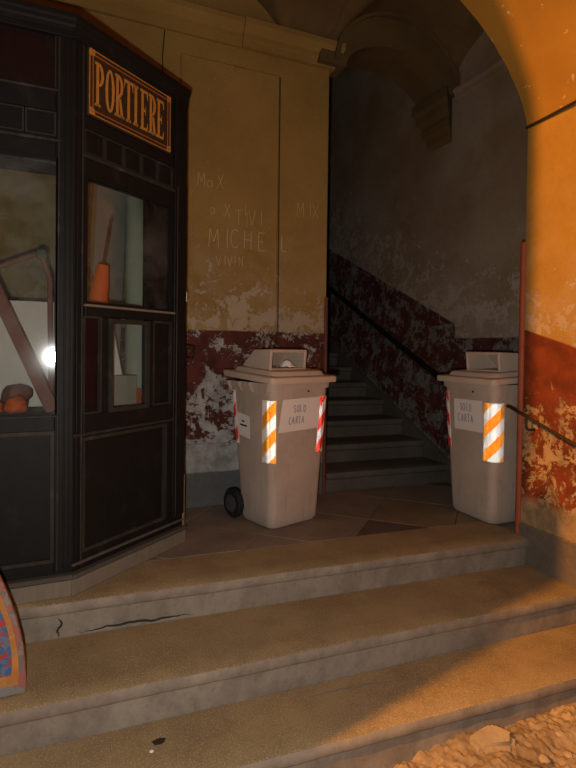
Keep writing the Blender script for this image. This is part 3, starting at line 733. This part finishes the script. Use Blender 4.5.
# the sign: black board, gold double border, letters
sg = fb(MA, 'sign_board', 'signblack', .074, .652, 2.268, 2.590, -.006, .006)
frame(MA, 'sign_border', 'gold', .080, .646, 2.275, 2.583, .004, .006, .009, sg)
frame(MA, 'sign_border', 'goldred', .100, .626, 2.295, 2.563, .004, .006, .009, sg)
for cu, cz in ((.088, 2.283), (.638, 2.283), (.088, 2.575), (.638, 2.575)):
    m = MB()
    for kx, kz in ((0, 0), (.016 if cu < .3 else -.016, 0), (0, .016 if cz < 2.4 else -.016), (.012 if cu < .3 else -.012, .012 if cz < 2.4 else -.012)):
        m.prism([MA @ Vector((cu + kx + .010 * math.cos(2 * PI * i / 8), -.009, cz + kz + .010 * math.sin(2 * PI * i / 8))) for i in range(8)], NRM * .002)
    m.build('corner_ornament', 'gold', sg)
def glyph(ch):
    R = []   # list of 2D polygons
    rect = lambda a, b, c, d: R.append([(a, c), (b, c), (b, d), (a, d)])
    def band(cx_, cy_, ro, so, ri, si, a0, a1, n):
        for i in range(n):
            q = [math.radians(a0 + (a1 - a0) * (i + j) / n) for j in (0, 1)]
            R.append([(cx_ + ro * math.cos(q[0]), cy_ + so * math.sin(q[0])), (cx_ + ro * math.cos(q[1]), cy_ + so * math.sin(q[1])), (cx_ + ri * math.cos(q[1]), cy_ + si * math.sin(q[1])), (cx_ + ri * math.cos(q[0]), cy_ + si * math.sin(q[0]))])
    if ch in 'PRE': rect(.14, .36, .0, 1); rect(.02, .50 if ch != 'E' else .14, 0, .06); rect(.02, .14, .94, 1)
    if ch in 'PR': band(.36, .735, .46, .265, .22, .205, 90, -90, 10)
    if ch == 'R': R.append([(.40, .48), (.62, .44), (.86, .0), (.62, .0)]); rect(.58, .94, 0, .06)
    if ch == 'O': band(.47, .5, .43, .5, .20, .44, 0, 360, 22)
    if ch == 'T': rect(.34, .58, 0, 1); rect(.0, .92, .93, 1); R.append([(.0, .93), (.0, .76), (.10, .93)]); R.append([(.92, .93), (.82, .93), (.92, .76)]); rect(.22, .70, 0, .06)
    if ch == 'I': rect(.34, .58, 0, 1); rect(.22, .70, 0, .06); rect(.22, .70, .94, 1)
    if ch == 'E': rect(.36, .84, 0, .065); rect(.36, .84, .935, 1); rect(.36, .62, .47, .53); R.append([(.84, 0), (.84, .22), (.72, .065)]); R.append([(.84, 1), (.72, .935), (.84, .79)]); R.append([(.62, .38), (.62, .62), (.56, .5)])
    return R
u = .112
for ch in 'PORTIERE':
    cw = .062 if ch != 'I' else .050
    m = MB()
    for q in glyph(ch):
        x0 = u - (.012 if ch == 'I' else 0)
        m.prism([MA @ Vector((x0 + a * .066, -.007, 2.325 + b * .21)) for a, b in q], NRM * .003)
    m.build('letter', 'gold', sg); u += cw

# ------------------------------------------------------------------ things inside the booth
c = MB().prism([MF @ Vector((-1.1, .06, .80)), MF @ Vector((-.05, .06, .80)), MA @ Vector((.03, .07, .80)), MA @ Vector((.66, .07, .80)), Vector((.66, 3.50, .80)), Vector((.1, 3.50, .80)), Vector((-1.1, 3.50, .80))], (0, 0, .03)).build('counter', 'greyboard', booth)
def leaning(name, p0, p1, wd, th, m, label, cat):
    p0, p1 = Vector(p0), Vector(p1); d = (p1 - p0); l = d.length; d.normalize(); s_ = Vector((d.z, 0, -d.x)).normalized(); t_ = d.cross(s_)
    mt = Matrix(((s_.x, t_.x, d.x, p0.x), (s_.y, t_.y, d.y, p0.y), (s_.z, t_.z, d.z, p0.z), (0, 0, 0, 1)))
    return tag(MB().box(-wd / 2, wd / 2, -th / 2, th / 2, 0, l, mt).build(name, m, bevel=.004), label, cat)
leaning('board', (-.03, 2.80, .845), (-.37, 2.95, 1.62), .062, .02, 'plank', 'reddish board leaning behind the front window of the booth', 'board')
rod = empty('stick', (-.3, 3.0, 1.5)); tag(rod, 'crooked stick behind the booth front window', 'stick')
MB().tube([(-.42, 2.98, 1.46), (-.30, 2.99, 1.55), (-.12, 2.98, 1.63), (-.09, 2.97, 1.63), (-.05, 2.93, 1.50), (-.04, 2.90, .84)], [.010, .011, .014, .016, .013, .012], 7).build('shaft', 'plank', rod, smooth=True)
m = MB(); m.loft([[(-.09 + r * math.cos(2 * PI * k / 10), 2.965 + r * math.sin(2 * PI * k / 10), 1.63 + z) for k in range(10)] for z, r in ((-.028, .006), (-.02, .022), (0, .03), (.02, .022), (.028, .006))]).build('knob', 'green', rod, smooth=True)
tag(MB().box(-.30, -.03, 3.10, 3.115, .84, 1.40).build('paper_sheet', 'paper', bevel=.002), 'pale sheet standing behind the leaning board in the booth', 'paper')
tag(MB().box(-.62, -.34, 3.05, 3.10, .84, 1.30).build('picture_board', 'greyboard', bevel=.002), 'grey board standing in the booth front window', 'board')
def lump(loc, r, m, name, label, cat, group=None, seed=0, sq=.75):
    bm = bmesh.new(); bmesh.ops.create_icosphere(bm, subdivisions=3, radius=1)
    me = bpy.data.meshes.new(name)
    for v in bm.verts:
        f = 1 + .32 * mnoise.noise(v.co * 1.7 + Vector((seed * 3.1, 0, 0))) + .1 * mnoise.noise(v.co * 5 + Vector((0, seed, 0))); v.co = Vector((v.co.x * r * f, v.co.y * r * f, v.co.z * r * f * sq))
    zmin = min(v.co.z for v in bm.verts)
    for v in bm.verts: v.co.z -= zmin
    bm.to_mesh(me); bm.free(); me.materials.append(M[m])
    for p in me.polygons: p.use_smooth = True
    o = bpy.data.objects.new(name, me); COL.objects.link(o); o.location = loc; return tag(o, label, cat, group)
lump((-.20, 2.86, .83), .055, 'orange', 'orange_cloth', 'crumpled orange cloth on the booth counter by the front glass', 'cloth', None, 1)
lump((-.30, 2.88, .83), .05, 'orange', 'orange_bag', 'small orange bundle beside the crumpled cloth on the booth counter', 'bundle', None, 5)
lump((-.20, 3.0, .83), .065, 'plank', 'brown_bundle', 'brown bundle behind the orange cloth in the booth', 'bundle', None, 9, 1.0)
# behind the angled window
tag(MB().loft([[(.425 + .075 * math.cos(2 * PI * k / 20), 3.22 + .075 * math.sin(2 * PI * k / 20), z) for k in range(20)] for z in (.83, 2.3)]).build('paper_roll', 'paleroll', smooth=True), 'tall pale roll standing behind the angled booth window', 'roll')
tag(MB().loft([[(.20 + x, 3.36 + y, .83) for x, y in ((-.05, 0), (.13, .06), (.12, .08), (-.06, .02))], [(.26 + x, 3.40 + y, 2.3) for x, y in ((-.05, 0), (.13, .06), (.12, .08), (-.06, .02))]]).build('grey_panel', 'greyboard'), 'grey panel leaning behind the angled booth window', 'panel')
tag(MB().loft([[(.10 + x, 3.36 + y, .83) for x, y in ((-.12, 0), (.02, 0), (.02, .02), (-.12, .02))], [(.16 + x, 3.40 + y, 2.25) for x, y in ((-.12, 0), (.02, 0), (.02, .02), (-.12, .02))]]).build('slate_panel', 'hub'), 'dark grey panel leaning at the booth corner post', 'panel')
oc = empty('umbrella', (.16, 2.98, .83)); tag(oc, 'closed orange umbrella leaning behind the angled booth window', 'umbrella')
MB().tube([(.165, 2.98, 1.20), (.195, 2.99, 1.50), (.21, 2.995, 1.60)], [.06, .045, .03], 10).build('folded_cover', 'orange', oc, smooth=True)
MB().tube([(.155, 2.98, .83), (.165, 2.98, 1.2)], .012, 8).build('handle', 'wood', oc); MB().tube([(.21, 2.995, 1.6), (.25, 3.01, 1.86)], .008, 8).build('tip', 'iron', oc)
# behind the hatch
tag(MB().box(.235, .40, 3.06, 3.15, .83, 1.005).build('carton', 'carton', bevel=.004), 'small brown carton behind the booth hatch', 'box')
tag(MB().prism([(.245, 3.10, 1.006), (.325, 3.12, 1.006), (.27, 3.125, 1.30)], (.004, .012, 0)).build('folded_card', 'paperwhite'), 'white folded paper triangle standing on the carton', 'paper')
tk = MB().prism([(.405, 3.03, .83), (.44, 3.05, .83), (.43, 3.045, .91), (.41, 3.035, .93)], (-.01, .02, 0)).build('red_packet', 'orange'); tag(tk, 'small red and white packet behind the hatch', 'packet')
tag(MB().box(.52, .64, 3.40, 3.415, .83, 1.26).build('pale_board', 'paleroll', bevel=.003), 'pale board standing in front of the back wall behind the hatch', 'board')

# ------------------------------------------------------------------ painted panel on the second step
pts = [((x if x > -.2 else -.2 + (x + .2) * .48), z) for x, z in [(-.118, -.0), (-.113, .045), (-.118, .12), (-.128, .195), (-.15, .29), (-.178, .37), (-.21, .44), (-.26, .50), (-.33, .55), (-.42, .58), (-.52, .55), (-.60, .46), (-.65, .3), (-.66, .12), (-.64, .0)]]
def pan(p, d): return Vector((p[0], 2.235 - d + p[1] * .10, -RISE + .002 + p[1]))
pp = empty('painted_panel', (-.26, 2.24, -RISE)); tag(pp, 'colourful painted rounded panel leaning on the step before the booth', 'panel')
cx_, cz_ = -.265, .25
inset = lambda f: [(cx_ + (x - cx_) * f, cz_ + (z - cz_) * f) for x, z in pts]
def paint_mat(name, a, b, c_, sc):
    t = NT(name); n = t.noise(sc, 3, .5, dist=1.2); n2_ = t.noise(sc * 1.7, 2, .5, dist=.8)
    return t.done(t.mix(t.step(n2_, .52, .56), t.mix(t.step(n, .45, .52), a, b), c_), .6, .3)
M['pA'] = paint_mat('paint_outer', (.13, .11, .10), (.24, .09, .07), (.16, .16, .15), 11)
M['pB'] = paint_mat('paint_orange', (.40, .17, .035), (.33, .13, .03), (.30, .16, .05), 9)
M['pC'] = paint_mat('paint_blue', (.035, .09, .20), (.08, .13, .19), (.28, .035, .035), 26)
M['pD'] = paint_mat('paint_edge', (.26, .11, .07), (.33, .17, .09), (.2, .09, .06), 16)
for nm, f, d0, d1, mm in (('board', 1.0, -.012, .012, 'pD'), ('painted_rim', .975, .012, .015, 'pA'), ('painted_border', .84, .014, .018, 'pB'), ('painted_centre', .68, .017, .021, 'pC')):
    MB().prism([pan(p, d0) for p in inset(f)], (0, -(d1 - d0), 0)).build(nm, mm, pp, bevel=.003 if nm == 'board' else 0)

# ------------------------------------------------------------------ stones on the rubble
def at_ground(x, y, dz=-.01): return (x, y, hgt(x, y) + dz)
blk = MB().loft([[(1.55, 1.685, -.56), (1.72, 1.68, -.56), (1.80, 1.60, -.56), (1.74, 1.56, -.56), (1.57, 1.60, -.56)], [(1.57, 1.68, -.43), (1.69, 1.675, -.40), (1.755, 1.61, -.42), (1.72, 1.575, -.455), (1.59, 1.61, -.445)]]).build('stone_block', 'stone', bevel=.018, seg=2, smooth=True)
tag(blk, 'large squared stone lying against the lowest step', 'stone')
used = []
for i in range(60):
    x, y = random.uniform(1.25, 2.35), random.uniform(1.25, 1.64)
    if any(math.hypot(x - a, y - b) < .085 for a, b in used): continue
    if y > n3(x) - .06 or (1.5 < x < 1.85 and y > 1.5): continue
    used.append((x, y)); r = random.uniform(.010, .028)
    lump(at_ground(x, y), r, 'stone', 'stone', 'small broken stone lying on the rubble ground', 'stone', 'loose stones on the rubble', i + 20, .6)
for x, y, z in ((.10, 1.935, -.34), (.32, 1.965, -.34)): lump((x, y + .0, z - .001), .008, 'paperwhite', 'paper_scrap', 'tiny white scrap on the lowest step', 'scrap', 'white scraps on the steps', int(x * 100), .3)

# ------------------------------------------------------------------ cracks and spots in the steps
def ribbon(pts, wid, fn):
    m = MB()
    for i in range(len(pts) - 1):
        (a, b), (c, d) = pts[i], pts[i + 1]; l = math.hypot(c - a, d - b) or 1
        wa_, wb_ = wid * math.sin(PI * (i + .15) / (len(pts) - .7)), wid * math.sin(PI * (i + 1.15) / (len(pts) - .7)); nx_, ny_ = -(d - b) / l / 2, (c - a) / l / 2
        m.poly([fn(a + nx_ * wa_, b + ny_ * wa_), fn(a - nx_ * wa_, b - ny_ * wa_), fn(c - nx_ * wb_, d - ny_ * wb_), fn(c + nx_ * wb_, d + ny_ * wb_)], [(0, 1, 2, 3)])
    return m
def jag(pts, n=5, amp=.004):
    out = []
    for (a, b), (c, d) in zip(pts, pts[1:]):
        for k in range(n): t = k / n; out.append((a + (c - a) * t + random.uniform(-amp, amp), b + (d - b) * t + random.uniform(-amp, amp)))
    return out + [pts[-1]]
face1 = lambda u, v: (u, n1(u) + .0095, v)
top3 = lambda u, v: (u, v, -2 * RISE + .0065)
ribbon(jag([(.08, -.155), (.18, -.147), (.31, -.143), (.41, -.15), (.51, -.146), (.62, -.15)]), .012, face1).build('crack', 'cable', st)
ribbon(jag([(-.003, -.066), (.014, -.099), (-.006, -.132), (.006, -.165)]), .010, face1).build('crack', 'cable', st)
ribbon(jag([(.955, 2.0), (1.07, 2.009), (1.19, 2.0), (1.31, 1.984), (1.45, 1.95)]), .007, top3).build('crack', 'joint', st3)
MB().poly([top3(.353 + (.026 + .006 * math.sin(i * 2.3)) * math.cos(2 * PI * i / 14), 1.998 + .017 * math.sin(2 * PI * i / 14)) for i in range(14)], [tuple(range(14))]).build('dark_spot', 'cable', st3)
